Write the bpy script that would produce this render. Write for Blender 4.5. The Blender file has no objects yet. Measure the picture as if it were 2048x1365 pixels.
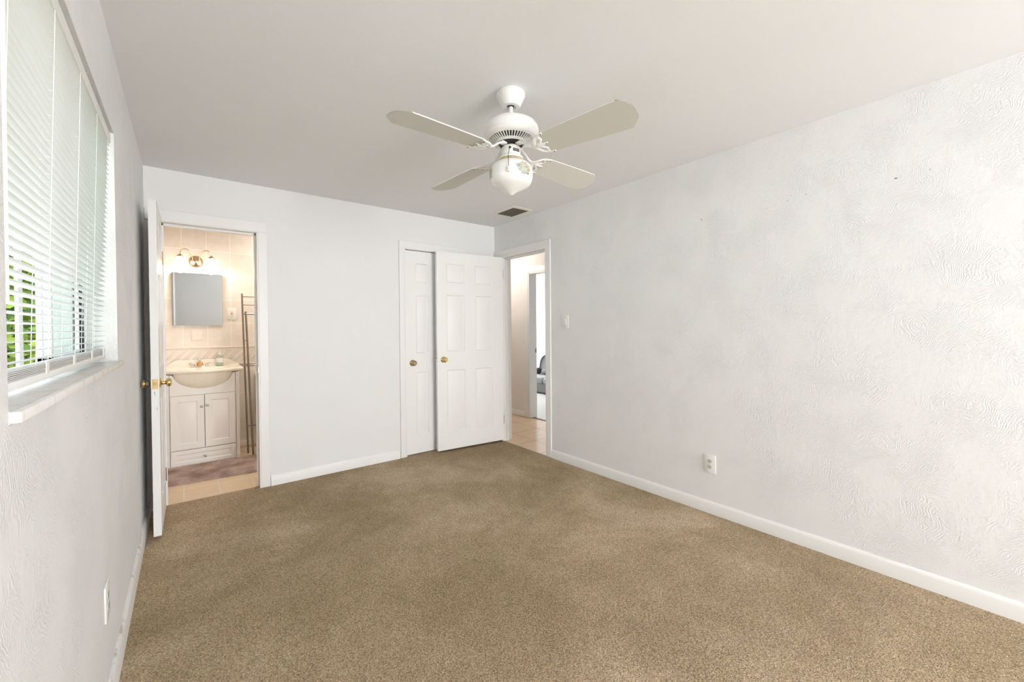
import bpy, bmesh, math, random
from mathutils import Vector, Matrix, noise as mnoise
S = bpy.context.scene
COL = S.collection
random.seed(7)
PI = math.pi

# ------------------------------------------------------------------ camera
YAW, PITCH, ROLL = 0.667566, -0.0118992, -0.0076212
CAMZ = 1.28585
fw = Vector((math.sin(YAW)*math.cos(PITCH), math.cos(YAW)*math.cos(PITCH), math.sin(PITCH)))
rt = Vector((math.cos(YAW), -math.sin(YAW), 0)); up = rt.cross(fw)
c_, s_ = math.cos(ROLL), math.sin(ROLL)
rt, up = c_*rt + s_*up, -s_*rt + c_*up
cd = bpy.data.cameras.new('camera'); cam = bpy.data.objects.new('camera', cd); COL.objects.link(cam)
M = Matrix((rt, up, -fw)).transposed().to_4x4(); M.translation = (0, 0, CAMZ)
cam.matrix_world = M
cd.sensor_width = 36; cd.sensor_fit = 'HORIZONTAL'; cd.lens = 827.0926/2048*36
cd.shift_y = -17.927/2048; cd.clip_start = 0.01; cd.clip_end = 200
S.camera = cam

# ------------------------------------------------------------------ world, sun, daylight, exposure
S.view_settings.view_transform = 'Standard'; S.view_settings.look = 'None'
S.view_settings.gamma = 1; S.view_settings.use_curve_mapping = False
S.view_settings.exposure = 0.09
S.cycles.max_bounces = 14; S.cycles.diffuse_bounces = 8; S.cycles.glossy_bounces = 4
S.cycles.transmission_bounces = 8; S.cycles.transparent_max_bounces = 12
S.cycles.sample_clamp_indirect = 6.0
w = bpy.data.worlds.new('sky'); S.world = w; w.use_nodes = True
bg = w.node_tree.nodes['Background']
bg.inputs[0].default_value = (0.86, 0.93, 1.0, 1); bg.inputs[1].default_value = 3.6
def lamp(name, kind, loc, aim, energy, color=(1, 1, 1), **kw):
    l = bpy.data.lights.new(name, kind); l.energy = energy; l.color = color
    o = bpy.data.objects.new(name, l); COL.objects.link(o); o.location = loc
    if aim is not None:
        o.rotation_euler = (Vector(aim) - Vector(loc)).to_track_quat('-Z', 'Y').to_euler()
    for k, v in kw.items(): setattr(l, k, v)
    return o
lamp('sun', 'SUN', (3, 3, 8), (3-.45, 3-.35, 8-.82), 4.0, (1, .95, .86), angle=.02)
lamp('assumed_rear_daylight', 'AREA', (1.80, -3.83, 1.3), (1.80, 1.0, 1.3), 205, (.98, .988, .995), shape='RECTANGLE', size=1.7, size_y=1.9)  # area lamp added as daylight from an assumed, unseen rear window
po = lamp('window_portal', 'AREA', (-.425, 1.675, 1.62), (1, 1.675, 1.62), 1, shape='RECTANGLE', size=.93, size_y=1.33)
po.data.cycles.is_portal = True
lamp('assumed_hall_lamp', 'POINT', (3.18, 4.85, 2.3), None, 19, (1, .90, .80), shadow_soft_size=.06)  # assumed lamp without a fixture, placed to light the hall wall
lamp('bathroom_fill_light', 'AREA', (.75, 4.65, 2.42), (.75, 4.65, 0), 12, (1, .93, .85), shape='DISK', size=.3)  # added fill, no fixture: brightens the tile, vanity and rug
lamp('assumed_far_daylight', 'AREA', (5.2, 9.1, 1.5), (5.4, 5.5, 1.0), 115, (.97, .985, 1.0), shape='RECTANGLE', size=1.4, size_y=1.3)  # assumed daylight, no window built, added to brighten the far room

# ------------------------------------------------------------------ dimensions
XL, XR, YB, YR, H = -.222, 2.809, 3.881, -3.60, 2.44
WT = .115
YB2 = YB + WT; XR2 = XR + WT
BY = 5.40                      # bathroom far wall face
HX = 3.80                      # hall far wall face

# ------------------------------------------------------------------ materials
def mat(name, color, rough=.5, metal=0.0, spec=.5, **kw):
    m = bpy.data.materials.new(name); m.use_nodes = True
    b = m.node_tree.nodes['Principled BSDF']
    b.inputs['Base Color'].default_value = (*color, 1); b.inputs['Roughness'].default_value = rough
    b.inputs['Metallic'].default_value = metal; b.inputs['Specular IOR Level'].default_value = spec
    for k, v in kw.items():
        i = b.inputs[k.replace('_', ' ')]
        i.default_value = v
    return m
def nt(m): return m.node_tree.nodes, m.node_tree.links, m.node_tree.nodes['Principled BSDF']
def node(m, typ, **kw):
    n = m.node_tree.nodes.new(typ)
    for k, v in kw.items(): setattr(n, k, v)
    return n
def objcoord(m): return node(m, 'ShaderNodeTexCoord').outputs['Object']
def noise(m, vec, scale, detail=2, rough=.5, dist=0):
    n = node(m, 'ShaderNodeTexNoise'); n.inputs['Scale'].default_value = scale
    n.inputs['Detail'].default_value = detail; n.inputs['Roughness'].default_value = rough; n.inputs['Distortion'].default_value = dist
    m.node_tree.links.new(vec, n.inputs['Vector']); return n
def ramp(m, fac, stops):
    r = node(m, 'ShaderNodeValToRGB'); e = r.color_ramp.elements
    while len(e) < len(stops): e.new(.5)
    for el, (p, c) in zip(e, stops):
        el.position = p; el.color = c if len(c) == 4 else (*c, 1)
    m.node_tree.links.new(fac, r.inputs[0]); return r.outputs[0]
def math_(m, op, a, b=None):
    n = node(m, 'ShaderNodeMath', operation=op)
    for i, v in enumerate((a, b)):
        if v is None: continue
        if isinstance(v, (int, float)): n.inputs[i].default_value = v
        else: m.node_tree.links.new(v, n.inputs[i])
    return n.outputs[0]
def mix(m, fac, a, b, blend='MIX'):
    n = node(m, 'ShaderNodeMix', data_type='RGBA', blend_type=blend)
    for i, v in ((0, fac), (6, a), (7, b)):
        if isinstance(v, (int, float)): n.inputs[i].default_value = v
        elif isinstance(v, tuple): n.inputs[i].default_value = (*v, 1) if len(v) == 3 else v
        else: m.node_tree.links.new(v, n.inputs[i])
    return n.outputs[2]
def bump(m, height, strength=.3, dist=.01):
    n = node(m, 'ShaderNodeBump'); n.inputs['Strength'].default_value = strength; n.inputs['Distance'].default_value = dist
    ns, ls, b = nt(m)
    ls.new(height, n.inputs['Height']); ls.new(n.outputs[0], b.inputs['Normal']); return n
def basecol(m, sock):
    ns, ls, b = nt(m); ls.new(sock, b.inputs['Base Color'])

def plaster(name, color, strength, marks=()):
    m = mat(name, color, .62, spec=.3)
    co = objcoord(m)
    n1 = noise(m, co, 2.6, 3, .6)
    va = node(m, 'ShaderNodeVectorMath', operation='MULTIPLY_ADD')
    m.node_tree.links.new(n1.outputs['Color'], va.inputs[0]); va.inputs[1].default_value = (.42, .42, .42); m.node_tree.links.new(co, va.inputs[2])
    wv = node(m, 'ShaderNodeTexWave', wave_type='BANDS', bands_direction='DIAGONAL'); wv.inputs['Scale'].default_value = 36
    wv.inputs['Distortion'].default_value = 7; wv.inputs['Detail'].default_value = 4; wv.inputs['Detail Scale'].default_value = 2.6; wv.inputs['Detail Roughness'].default_value = .65
    m.node_tree.links.new(va.outputs[0], wv.inputs['Vector'])
    mask = ramp(m, noise(m, co, 3.6, 5, .65).outputs['Fac'], [(.44, (0, 0, 0)), (.68, (1, 1, 1))])
    fine = noise(m, co, 55, 4, .6)
    hgt = math_(m, 'ADD', math_(m, 'MULTIPLY', wv.outputs['Fac'], mask), math_(m, 'MULTIPLY', fine.outputs['Fac'], .55))
    hgt = math_(m, 'ADD', hgt, math_(m, 'MULTIPLY', noise(m, co, 4, 2).outputs['Fac'], .12))
    bump(m, hgt, strength, .008)
    col = mix(m, noise(m, co, 1.1, 3).outputs['Fac'], tuple(x*.985 for x in color), tuple(min(1, x*1.015) for x in color))
    for (p, r) in marks:      # nail holes and chips left in the plaster
        d = node(m, 'ShaderNodeVectorMath', operation='DISTANCE'); d.inputs[1].default_value = p
        wob = node(m, 'ShaderNodeVectorMath', operation='MULTIPLY_ADD')
        m.node_tree.links.new(noise(m, co, 70, 2).outputs['Color'], wob.inputs[0]); wob.inputs[1].default_value = (.02, .02, .02); m.node_tree.links.new(co, wob.inputs[2])
        m.node_tree.links.new(wob.outputs[0], d.inputs[0])
        f = ramp(m, math_(m, 'DIVIDE', d.outputs['Value'], r*2), [(.40, (1, 1, 1)), (.52, (0, 0, 0))])
        col = mix(m, f, col, (.22, .2, .18))
    basecol(m, col)
    return m

WALLC = (.785, .795, .80)
o_ = .01
holes = [((XR, 1.427+o_, 2.019), .0045), ((XR, .431+o_, 2.018), .006), ((XR, .917, 2.026), .004), ((XR, .822, 2.036), .003), ((XR, 1.03, 1.998), .003), ((XR, .32, 2.03), .003), ((XR, .9, 2.05), .0025)]
holes = [((p[0]+.01, p[1]+.01, p[2]+.01), r) for p, r in holes]
M_wall_r = plaster('right_wall_plaster', WALLC, .40, holes)
M_wall_l = plaster('left_wall_plaster', (.765, .77, .77), .42)
M_wall = plaster('wall_plaster', (.77, .775, .775), .14)
M_hall = plaster('hall_plaster', (.80, .765, .73), .10)
M_ceil = plaster('ceiling_paint', (.775, .785, .79), .07)
M_white = mat('white_satin_paint', (.82, .82, .81), .38)
M_trim = mat('white_trim_paint', (.80, .80, .79), .40)
co = objcoord(M_trim); bump(M_trim, noise(M_trim, co, 40, 3).outputs['Fac'], .06, .004)
# chipped bathroom door paint
M_chip = mat('chipped_white_paint', (.82, .82, .81), .38)
co = objcoord(M_chip)
mp = node(M_chip, 'ShaderNodeMapping'); mp.inputs['Scale'].default_value = (30, 30, 7); M_chip.node_tree.links.new(co, mp.inputs[0])
basecol(M_chip, mix(M_chip, ramp(M_chip, noise(M_chip, mp.outputs[0], 1, 4, .65).outputs['Fac'], [(.67, (0, 0, 0)), (.71, (1, 1, 1))]), (.80, .80, .80), (.30, .29, .25)))

M_carpet = mat('tan_carpet', (.3, .2, .12), .95, spec=.1)
co = objcoord(M_carpet)
tuft = node(M_carpet, 'ShaderNodeTexVoronoi'); tuft.inputs['Scale'].default_value = 230
warp = node(M_carpet, 'ShaderNodeVectorMath', operation='MULTIPLY_ADD')
M_carpet.node_tree.links.new(noise(M_carpet, co, 60, 3).outputs['Color'], warp.inputs[0]); warp.inputs[1].default_value = (.012, .012, .012)
M_carpet.node_tree.links.new(co, warp.inputs[2]); M_carpet.node_tree.links.new(warp.outputs[0], tuft.inputs['Vector'])
big = noise(M_carpet, co, .95, 4, .62, .3)
mid = noise(M_carpet, co, 5, 5, .7)
fine = noise(M_carpet, co, 150, 4, .75)
c1 = ramp(M_carpet, big.outputs['Fac'], [(.36, (.375, .283, .178)), (.52, (.465, .357, .24)), (.66, (.60, .475, .35))])
c2 = mix(M_carpet, ramp(M_carpet, mid.outputs['Fac'], [(.34, (1, 1, 1)), (.62, (0, 0, 0))]), c1, mix(M_carpet, 1.0, c1, (.90, .885, .87), 'MULTIPLY'))
c3 = mix(M_carpet, 1.0, c2, ramp(M_carpet, fine.outputs['Fac'], [(.32, (.45, .43, .40)), (.50, (1, 1, 1)), (.70, (1.4, 1.4, 1.4))]), 'MULTIPLY')
sepc = node(M_carpet, 'ShaderNodeSeparateColor'); M_carpet.node_tree.links.new(tuft.outputs['Color'], sepc.inputs[0])
c3 = mix(M_carpet, 1.0, c3, ramp(M_carpet, sepc.outputs[0], [(0, (.62, .61, .59)), (.5, (1, 1, 1)), (1, (1.32, 1.32, 1.32))]), 'MULTIPLY')
basecol(M_carpet, c3)
bump(M_carpet, math_(M_carpet, 'ADD', math_(M_carpet, 'MULTIPLY', tuft.outputs['Distance'], 1.0), math_(M_carpet, 'ADD', fine.outputs['Fac'], math_(M_carpet, 'MULTIPLY', noise(M_carpet, co, 26, 3, .6).outputs['Fac'], .5))), .6, .008)

def tile(name, axes, bw, rh, c1, c2, mortar, off=(0, 0), ms=.004, rough=.35):
    m = mat(name, c1, rough)
    co = objcoord(m); sp = node(m, 'ShaderNodeSeparateXYZ'); cb = node(m, 'ShaderNodeCombineXYZ'); L = m.node_tree.links
    L.new(co, sp.inputs[0])
    for k in (0, 1): L.new(math_(m, 'SUBTRACT', sp.outputs['XYZ'.index(axes[k])], off[k]), cb.inputs[k])
    br = node(m, 'ShaderNodeTexBrick', offset=0.0, squash=1.0); L.new(cb.outputs[0], br.inputs['Vector'])
    br.inputs['Scale'].default_value = 1; br.inputs['Brick Width'].default_value = bw; br.inputs['Row Height'].default_value = rh
    br.inputs['Mortar Size'].default_value = ms; br.inputs['Mortar Smooth'].default_value = .2; br.inputs['Bias'].default_value = 0
    br.inputs['Color1'].default_value = (*c1, 1); br.inputs['Color2'].default_value = (*c2, 1); br.inputs['Mortar'].default_value = (*mortar, 1)
    nz = ramp(m, noise(m, co, 9, 4, .6).outputs['Fac'], [(.3, (.93, .92, .90)), (.7, (1.04, 1.04, 1.04))])
    basecol(m, mix(m, 1.0, br.outputs['Color'], nz, 'MULTIPLY'))
    bump(m, math_(m, 'SUBTRACT', 1.0, br.outputs['Fac']), .25, .003)
    return m
M_btile = tile('bathroom_wall_tile', 'XZ', .205, .254, (.76, .695, .62), (.77, .70, .63), (.84, .80, .75), (-.025-.205*10, 1.097-.254*20), .005)
M_btile_y = tile('bathroom_side_tile', 'YZ', .205, .254, (.76, .695, .62), (.77, .70, .63), (.84, .80, .75), (0, 1.097-.254*20), .005)
M_bfloor = tile('bathroom_floor_tile', 'XY', .229, .30, (.70, .55, .38), (.72, .57, .40), (.74, .65, .54), (-.03-.229*10, 3.96-.3*10), .005)
M_hfloor = tile('hall_floor_tile', 'XY', .40, .40, (.74, .56, .38), (.77, .59, .41), (.40, .27, .17), (3.1-.4*20, 3.53-.4*20), .0045, .3)
M_border = mat('border_tile', (.79, .72, .645), .4)
M_brass = mat('polished_brass', (.72, .54, .24), .16, 1.0)
M_brass_old = mat('aged_brass', (.52, .40, .22), .22, 1.0)
M_sconce_brass = mat('champagne_brass', (.66, .50, .33), .24, 1.0)
M_nickel = mat('brushed_nickel', (.62, .60, .57), .3, 1.0)
M_chrome = mat('chrome', (.8, .8, .8), .08, 1.0)
M_bronze = mat('dark_nickel_tube', (.30, .255, .21), .38, .9)
M_black = mat('black_rubber', (.012, .012, .013), .6)
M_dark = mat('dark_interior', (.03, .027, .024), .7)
M_plastic = mat('white_plastic', (.80, .80, .78), .35)
M_ivory = mat('ivory_plastic', (.78, .75, .68), .35)
M_mirror = mat('mirror_glass', (.44, .445, .445), .03, 1.0)
M_fan = mat('white_enamel', (.80, .80, .78), .3)
M_blade = mat('blade_laminate', (.60, .59, .535), .5)
M_bladeedge = mat('worn_blade_edge', (.30, .27, .22), .7)
M_milk = mat('milk_glass', (.79, .79, .775), .12, Subsurface_Weight=.15)
M_marble_top = mat('cultured_marble', (.84, .79, .69), .2)
M_thermo = mat('white_thermofoil', (.84, .825, .805), .35)
M_porc = mat('porcelain', (.85, .84, .82), .15)
M_slot = mat('dark_slot', (.05, .045, .04), .6)
M_amber = mat('amber_acrylic', (.62, .36, .12), .2)
M_sill = mat('marble_sill', (.66, .63, .59), .3)
co = objcoord(M_sill)
basecol(M_sill, mix(M_sill, ramp(M_sill, noise(M_sill, co, 14, 5, .65, 1.5).outputs['Fac'], [(.50, (0, 0, 0)), (.72, (1, 1, 1))]), (.77, .765, .75), (.62, .52, .44)))
M_rug = mat('mauve_rug', (.30, .215, .185), .95, spec=.1)
co = objcoord(M_rug)
basecol(M_rug, ramp(M_rug, math_(M_rug, 'ADD', math_(M_rug, 'MULTIPLY', noise(M_rug, co, 6, 3).outputs['Fac'], .5), math_(M_rug, 'MULTIPLY', noise(M_rug, co, 160, 3, .7).outputs['Fac'], .5)),
        [(.36, (.20, .135, .115)), (.52, (.43, .32, .28)), (.66, (.64, .53, .48))]))
bump(M_rug, noise(M_rug, co, 130, 3).outputs['Fac'], .8, .012)
M_sofa = mat('grey_velvet', (.125, .132, .14), .75, Sheen_Weight=.5)
M_sofa_l = mat('pale_grey_velvet', (.24, .25, .26), .7, Sheen_Weight=.5)
M_farfloor = mat('pale_carpet', (.74, .73, .71), .9)
bump(M_farfloor, noise(M_farfloor, objcoord(M_farfloor), 120, 3).outputs['Fac'], .5, .01)
# blind slat: thin vinyl that lets a little daylight through
M_slat = mat('white_vinyl_slat', (.86, .86, .86), .35)
ns, ls, b = nt(M_slat)
tr = node(M_slat, 'ShaderNodeBsdfTranslucent'); tr.inputs[0].default_value = (.95, .95, .93, 1)
ms = node(M_slat, 'ShaderNodeMixShader'); ms.inputs[0].default_value = .3
ls.new(b.outputs[0], ms.inputs[1]); ls.new(tr.outputs[0], ms.inputs[2]); ls.new(ms.outputs[0], ns['Material Output'].inputs[0])
M_glass = bpy.data.materials.new('window_glass'); M_glass.use_nodes = True
ns = M_glass.node_tree.nodes; ls = M_glass.node_tree.links; ns.remove(ns['Principled BSDF'])
tp = ns.new('ShaderNodeBsdfTransparent'); tp.inputs[0].default_value = (.94, .97, .95, 1)
gl = ns.new('ShaderNodeBsdfGlossy'); gl.inputs['Roughness'].default_value = .02
lw = ns.new('ShaderNodeLayerWeight'); lw.inputs[0].default_value = .5; mx = ns.new('ShaderNodeMixShader')
pw = ns.new('ShaderNodeMath'); pw.operation = 'POWER'; pw.inputs[1].default_value = 5; ls.new(lw.outputs['Facing'], pw.inputs[0])
fr = ns.new('ShaderNodeMath'); fr.operation = 'MULTIPLY_ADD'; fr.inputs[1].default_value = .45; fr.inputs[2].default_value = .03; ls.new(pw.outputs[0], fr.inputs[0])
ls.new(fr.outputs[0], mx.inputs[0]); ls.new(tp.outputs[0], mx.inputs[1]); ls.new(gl.outputs[0], mx.inputs[2]); ls.new(mx.outputs[0], ns['Material Output'].inputs[0])
M_frame = mat('pale_aluminium', (.74, .745, .75), .4, .1)
M_leaf = [mat('leaf_yellow_green', (.36, .46, .08), .5), mat('leaf_green', (.16, .29, .06), .5), mat('leaf_dark', (.07, .15, .04), .5), mat('dry_frond', (.58, .44, .25), .7)]
M_bark = mat('bark', (.21, .13, .085), .9)
M_fence = mat('pale_vinyl', (.76, .80, .77), .5)
M_ground = mat('pale_ground', (.22, .30, .10), .9)  # ground coloured pale to keep green bounce off the blind slats
basecol(M_ground, ramp(M_ground, noise(M_ground, objcoord(M_ground), 20, 4).outputs['Fac'], [(.3, (.30, .30, .20)), (.7, (.52, .50, .40))]))
M_roof = mat('stucco_outside', (.74, .73, .70), .9)
M_clear = mat('clear_bottle', (.80, .84, .80), .1, Transmission_Weight=.75, IOR=1.4)
M_green = mat('green_soap_label', (.45, .58, .48), .4)
M_paper = mat('white_label', (.85, .85, .84), .5)
M_emit = mat('lit_frosted_glass', (.95, .92, .86), .4, Emission_Color=(1, .88, .72, 1), Emission_Strength=3.2)
M_red = mat('red_button', (.55, .06, .05), .4)

# ------------------------------------------------------------------ mesh builder
class MB:
    def __init__(s, M=None): s.b = bmesh.new(); s.M = M
    def _fin(s, verts, faces, mi, M=None):
        for f in faces: f.material_index = mi
        if M is not None: bmesh.ops.transform(s.b, matrix=M, verts=verts)
    def box(s, a, c, bev=0, mi=0, M=None, seg=1):
        a = Vector(a); c = Vector(c)
        r = bmesh.ops.create_cube(s.b, size=1); vs = r['verts']
        bmesh.ops.scale(s.b, vec=(c-a), verts=vs); bmesh.ops.translate(s.b, vec=(a+c)/2, verts=vs)
        fs = list({f for v in vs for f in v.link_faces})
        for f in fs: f.material_index = mi
        if bev:
            es = list({e for v in vs for e in v.link_edges})
            r2 = bmesh.ops.bevel(s.b, geom=es, offset=bev, segments=seg, affect='EDGES', profile=.5)
            for f in r2['faces']: f.material_index = mi
            vs = list({v for f in r2['faces'] for v in f.verts} | {v for v in vs if v.is_valid})
        if M is not None: bmesh.ops.transform(s.b, matrix=M, verts=vs)
        return s
    def ring(s, rings, mi=0, close=True, cap=(True, True), M=None):
        vs = [[s.b.verts.new(p) for p in r] for r in rings]; n = len(vs[0])
        for i in range(len(vs)-1):
            for j in range(n if close else n-1):
                k = (j+1) % n
                f = s.b.faces.new((vs[i][j], vs[i][k], vs[i+1][k], vs[i+1][j])); f.material_index = mi
        if cap[0] and close: s.b.faces.new(list(reversed(vs[0]))).material_index = mi
        if cap[1] and close: s.b.faces.new(vs[-1]).material_index = mi
        if M is not None: bmesh.ops.transform(s.b, matrix=M, verts=[v for r in vs for v in r])
        return s
    def lathe(s, prof, c=(0, 0, 0), axis='Z', seg=32, mi=0, cap=(True, True)):
        c = Vector(c); rings = []
        for r, z in prof:
            r = max(r, 1e-5); ring = []
            for k in range(seg):
                a = 2*PI*k/seg; x, y = r*math.cos(a), r*math.sin(a)
                if axis == 'Z': p = Vector((x, y, z))
                elif axis == 'X': p = Vector((z, x, y))
                elif axis == 'Y': p = Vector((y, z, x))
                else: p = axis @ Vector((x, y, z))
                ring.append(c+p)
            rings.append(ring)
        return s.ring(rings, mi, cap=cap)
    def tube(s, pts, r, seg=10, mi=0, flat=1.0):
        pts = [Vector(p) for p in pts]; rings = []; n = len(pts)
        rr = r if isinstance(r, (list, tuple)) else [r]*n
        t0 = (pts[1]-pts[0]).normalized(); ref = Vector((0, 0, 1)) if abs(t0.z) < .9 else Vector((1, 0, 0))
        nrm = (ref - t0*ref.dot(t0)).normalized()
        for i, p in enumerate(pts):
            t = (pts[min(i+1, n-1)] - pts[max(i-1, 0)]).normalized()
            nrm = (nrm - t*nrm.dot(t)).normalized(); bn = t.cross(nrm)
            rings.append([p + rr[i]*(flat*nrm*math.cos(2*PI*k/seg) + bn*math.sin(2*PI*k/seg)) for k in range(seg)])
        return s.ring(rings, mi)
    def prism(s, poly, z0, z1, mi=0, M=None):
        return s.ring([[(x, y, z0) for x, y in poly], [(x, y, z1) for x, y in poly]], mi, M=M)
    def ball(s, c, r, seg=16, mi=0, sc=(1, 1, 1)):
        prof = []
        c = Vector(c); rings = []
        for i in range(seg//2+1):
            a = -PI/2 + PI*i/(seg//2); R = max(math.cos(a), 1e-4)*r; z = math.sin(a)*r
            rings.append([c+Vector((R*math.cos(2*PI*k/seg)*sc[0], R*math.sin(2*PI*k/seg)*sc[1], z*sc[2])) for k in range(seg)])
        return s.ring(rings, mi)
    def quad(s, *p, mi=0):
        f = s.b.faces.new([s.b.verts.new(q) for q in p]); f.material_index = mi; return s
    def build(s, name, mats, parent=None, smooth=35, recalc=True):
        me = bpy.data.meshes.new(name)
        if recalc: bmesh.ops.recalc_face_normals(s.b, faces=s.b.faces[:])
        if s.M is not None: bmesh.ops.transform(s.b, matrix=s.M, verts=s.b.verts[:])
        s.b.to_mesh(me); s.b.free()
        for m in (mats if isinstance(mats, (list, tuple)) else [mats]): me.materials.append(m)
        if smooth:
            me.polygons.foreach_set('use_smooth', [True]*len(me.polygons)); me.set_sharp_from_angle(angle=math.radians(smooth))
        o = bpy.data.objects.new(name, me); COL.objects.link(o)
        if parent is not None: o.parent = parent
        return o
def thing(name, label, cat, loc=(0, 0, 0), rz=0, group=None):
    o = bpy.data.objects.new(name, None); COL.objects.link(o); o.location = loc; o.rotation_euler = (0, 0, rz)
    o.empty_display_size = .1
    o['label'] = label; o['category'] = cat
    if group: o['group'] = group
    return o
def tag(o, label, cat, group=None):
    o['label'] = label; o['category'] = cat
    if group: o['group'] = group
    return o
def struct(o, label=None):
    o['kind'] = 'structure'
    if label: o['label'] = label
    return o

# ------------------------------------------------------------------ room shell
def wall_y(name, y0, y1, x0, x1, holes, m, z1=H):          # wall running along X, holes = (xa, xb, za, zb)
    mb = MB(); x = x0
    for xa, xb, za, zb in sorted(holes):
        if xa > x: mb.box((x, y0, -.1), (xa, y1, z1))
        if za > 0: mb.box((xa, y0, -.1), (xb, y1, za))
        mb.box((xa, y0, zb), (xb, y1, z1)); x = xb
    mb.box((x, y0, -.1), (x1, y1, z1))
    bmesh.ops.remove_doubles(mb.b, verts=mb.b.verts[:], dist=1e-5)
    return struct(mb.build(name, m, smooth=0))
def wall_x(name, x0, x1, y0, y1, holes, m, z1=H):
    mb = MB(); y = y0
    for ya, yb, za, zb in sorted(holes):
        if ya > y: mb.box((x0, y, -.1), (x1, ya, z1))
        if za > 0: mb.box((x0, ya, -.1), (x1, yb, za))
        mb.box((x0, ya, zb), (x1, yb, z1)); y = yb
    mb.box((x0, y, -.1), (x1, y1, z1))
    bmesh.ops.remove_doubles(mb.b, verts=mb.b.verts[:], dist=1e-5)
    return struct(mb.build(name, m, smooth=0))

BO = (-.135, .458, 2.066)           # bathroom opening x0, x1, head
CO = (1.708, 2.36, 2.075)           # closet opening
HO = (3.012, 3.79, 2.072)           # hall opening y0, y1, head
WY0, WY1, WZ0, WZ1 = 1.005, 2.345, 1.135, 2.092
wall_x('wall_left', XL-.22, XL, YR-.2, YB2, [(WY0, WY1, WZ0, WZ1)], M_wall_l)
wall_x('wall_right', XR, XR2, YR-.2, 7.6, [(HO[0], HO[1], 0, HO[2])], M_wall_r)
wall_y('wall_back', YB, YB2, XL, XR, [(BO[0], BO[1], 0, BO[2]), (CO[0], CO[1], 0, CO[2])], M_wall)
wall_y('wall_rear', YR-.2, YR, XL, XR, [(.95, 2.65, .3, 2.2)], M_wall)  # unseen wall, depth and window opening assumed, set to even out the daylight
struct(MB().box((XL-.35, YR-.35, H), (7.4, 9.6, H+.25)).build('ceiling', M_ceil, smooth=0))
fl = MB(); fl.box((XL, YR, -.1), (XR, YB, 0)); fl.box((BO[0], YB, -.1), (BO[1], YB+.05, 0)); fl.box((CO[0], YB, -.1), (CO[1], YB2, 0))
struct(fl.build('floor', M_carpet, smooth=0), 'tan carpet')
# bathroom shell
struct(MB().box((-.5, YB+.05, -.12), (1.62, BY+.1, -.010)).build('floor_bathroom', M_bfloor, smooth=0))
bw = struct(MB().box((-.5, BY, -.1), (1.62, BY+.12, H)).build('wall_bathroom_back', M_btile, smooth=0))
struct(MB().box((-.5, YB2, -.1), (-.32, BY, H)).build('wall_bathroom_left', M_btile_y, smooth=0))
struct(MB().box((1.5, YB2, -.1), (1.62, BY, H)).build('wall_bathroom_right', M_btile_y, smooth=0))
struct(MB().box((1.62, 4.75, -.1), (XR, 4.85, H)).build('wall_closet_back', M_wall, smooth=0))
# hall and far room shell
struct(MB().box((XR, HO[0], -.12), (XR2, HO[1], -.006)).box((XR2, 1.5, -.12), (HX+.06, 7.6, -.006)).build('floor_hall', M_hfloor, smooth=0))
D2 = (3.55, 4.43, 2.045)
wall_x('wall_hall', HX, HX+.115, 1.5, 7.6, [(D2[0], D2[1], 0, D2[2])], M_hall)
wall_y('wall_hall_end', 7.5, 7.6, XR2, HX, [], M_hall)
wall_y('wall_hall_near', 1.4, 1.5, XR2, HX+.115, [], M_hall)
FX = 6.62
struct(MB().box((HX+.06, 2.4, -.12), (7.2, 9.4, -.002)).build('floor_far_room', M_farfloor, smooth=0))
wall_x('wall_far_room', FX, FX+.12, 2.4, 9.4, [], M_wall)
wall_y('wall_far_room_end', 9.3, 9.4, HX+.115, FX, [], M_wall)
wall_y('wall_far_room_near', 2.4, 2.5, HX+.115, FX, [], M_wall)
wall_x('wall_far_room_side', HX+.115, HX+.17, 7.6, 9.4, [], M_wall)

# baseboards
def baseboard(name, p0, p1, nrm, h, m=M_trim, t=.013):
    p0 = Vector((*p0, 0)); p1 = Vector((*p1, 0)); n = Vector((*nrm, 0))
    prof = [(0, 0), (t, 0), (t, h-.018), (t*.75, h-.008), (t*.35, h), (0, h)]
    mb = MB(); mb.ring([[p + n*a + Vector((0, 0, z)) for a, z in prof] for p in (p0, p1)])
    return struct(mb.build(name, m, smooth=20))
M_base_l = mat('scuffed_trim_paint', (.79, .79, .78), .4)
co = objcoord(M_base_l); sp_ = node(M_base_l, 'ShaderNodeSeparateXYZ'); M_base_l.node_tree.links.new(co, sp_.inputs[0])
crack = math_(M_base_l, 'MULTIPLY', ramp(M_base_l, sp_.outputs['Z'], [(.084, (0, 0, 0)), (.096, (1, 1, 1))]), ramp(M_base_l, noise(M_base_l, co, 7, 5, .7).outputs['Fac'], [(.52, (0, 0, 0)), (.60, (1, 1, 1))]))
basecol(M_base_l, mix(M_base_l, crack, (.79, .79, .78), (.50, .45, .40)))
baseboard('baseboard_left', (XL, YR), (XL, YB-.02), (1, 0), .10, M_base_l)
baseboard('baseboard_back', (.531, YB), (1.64, YB), (0, -1), .086)
baseboard('baseboard_right', (XR, YR), (XR, 2.937), (-1, 0), .082)
baseboard('baseboard_rear', (XL, YR), (XR, YR), (0, 1), .09)
baseboard('baseboard_hall', (HX, 4.52), (HX, 7.5), (-1, 0), .075)
baseboard('baseboard_bathroom', (.45, BY), (1.5, BY), (0, -1), .07, M_border)

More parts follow.
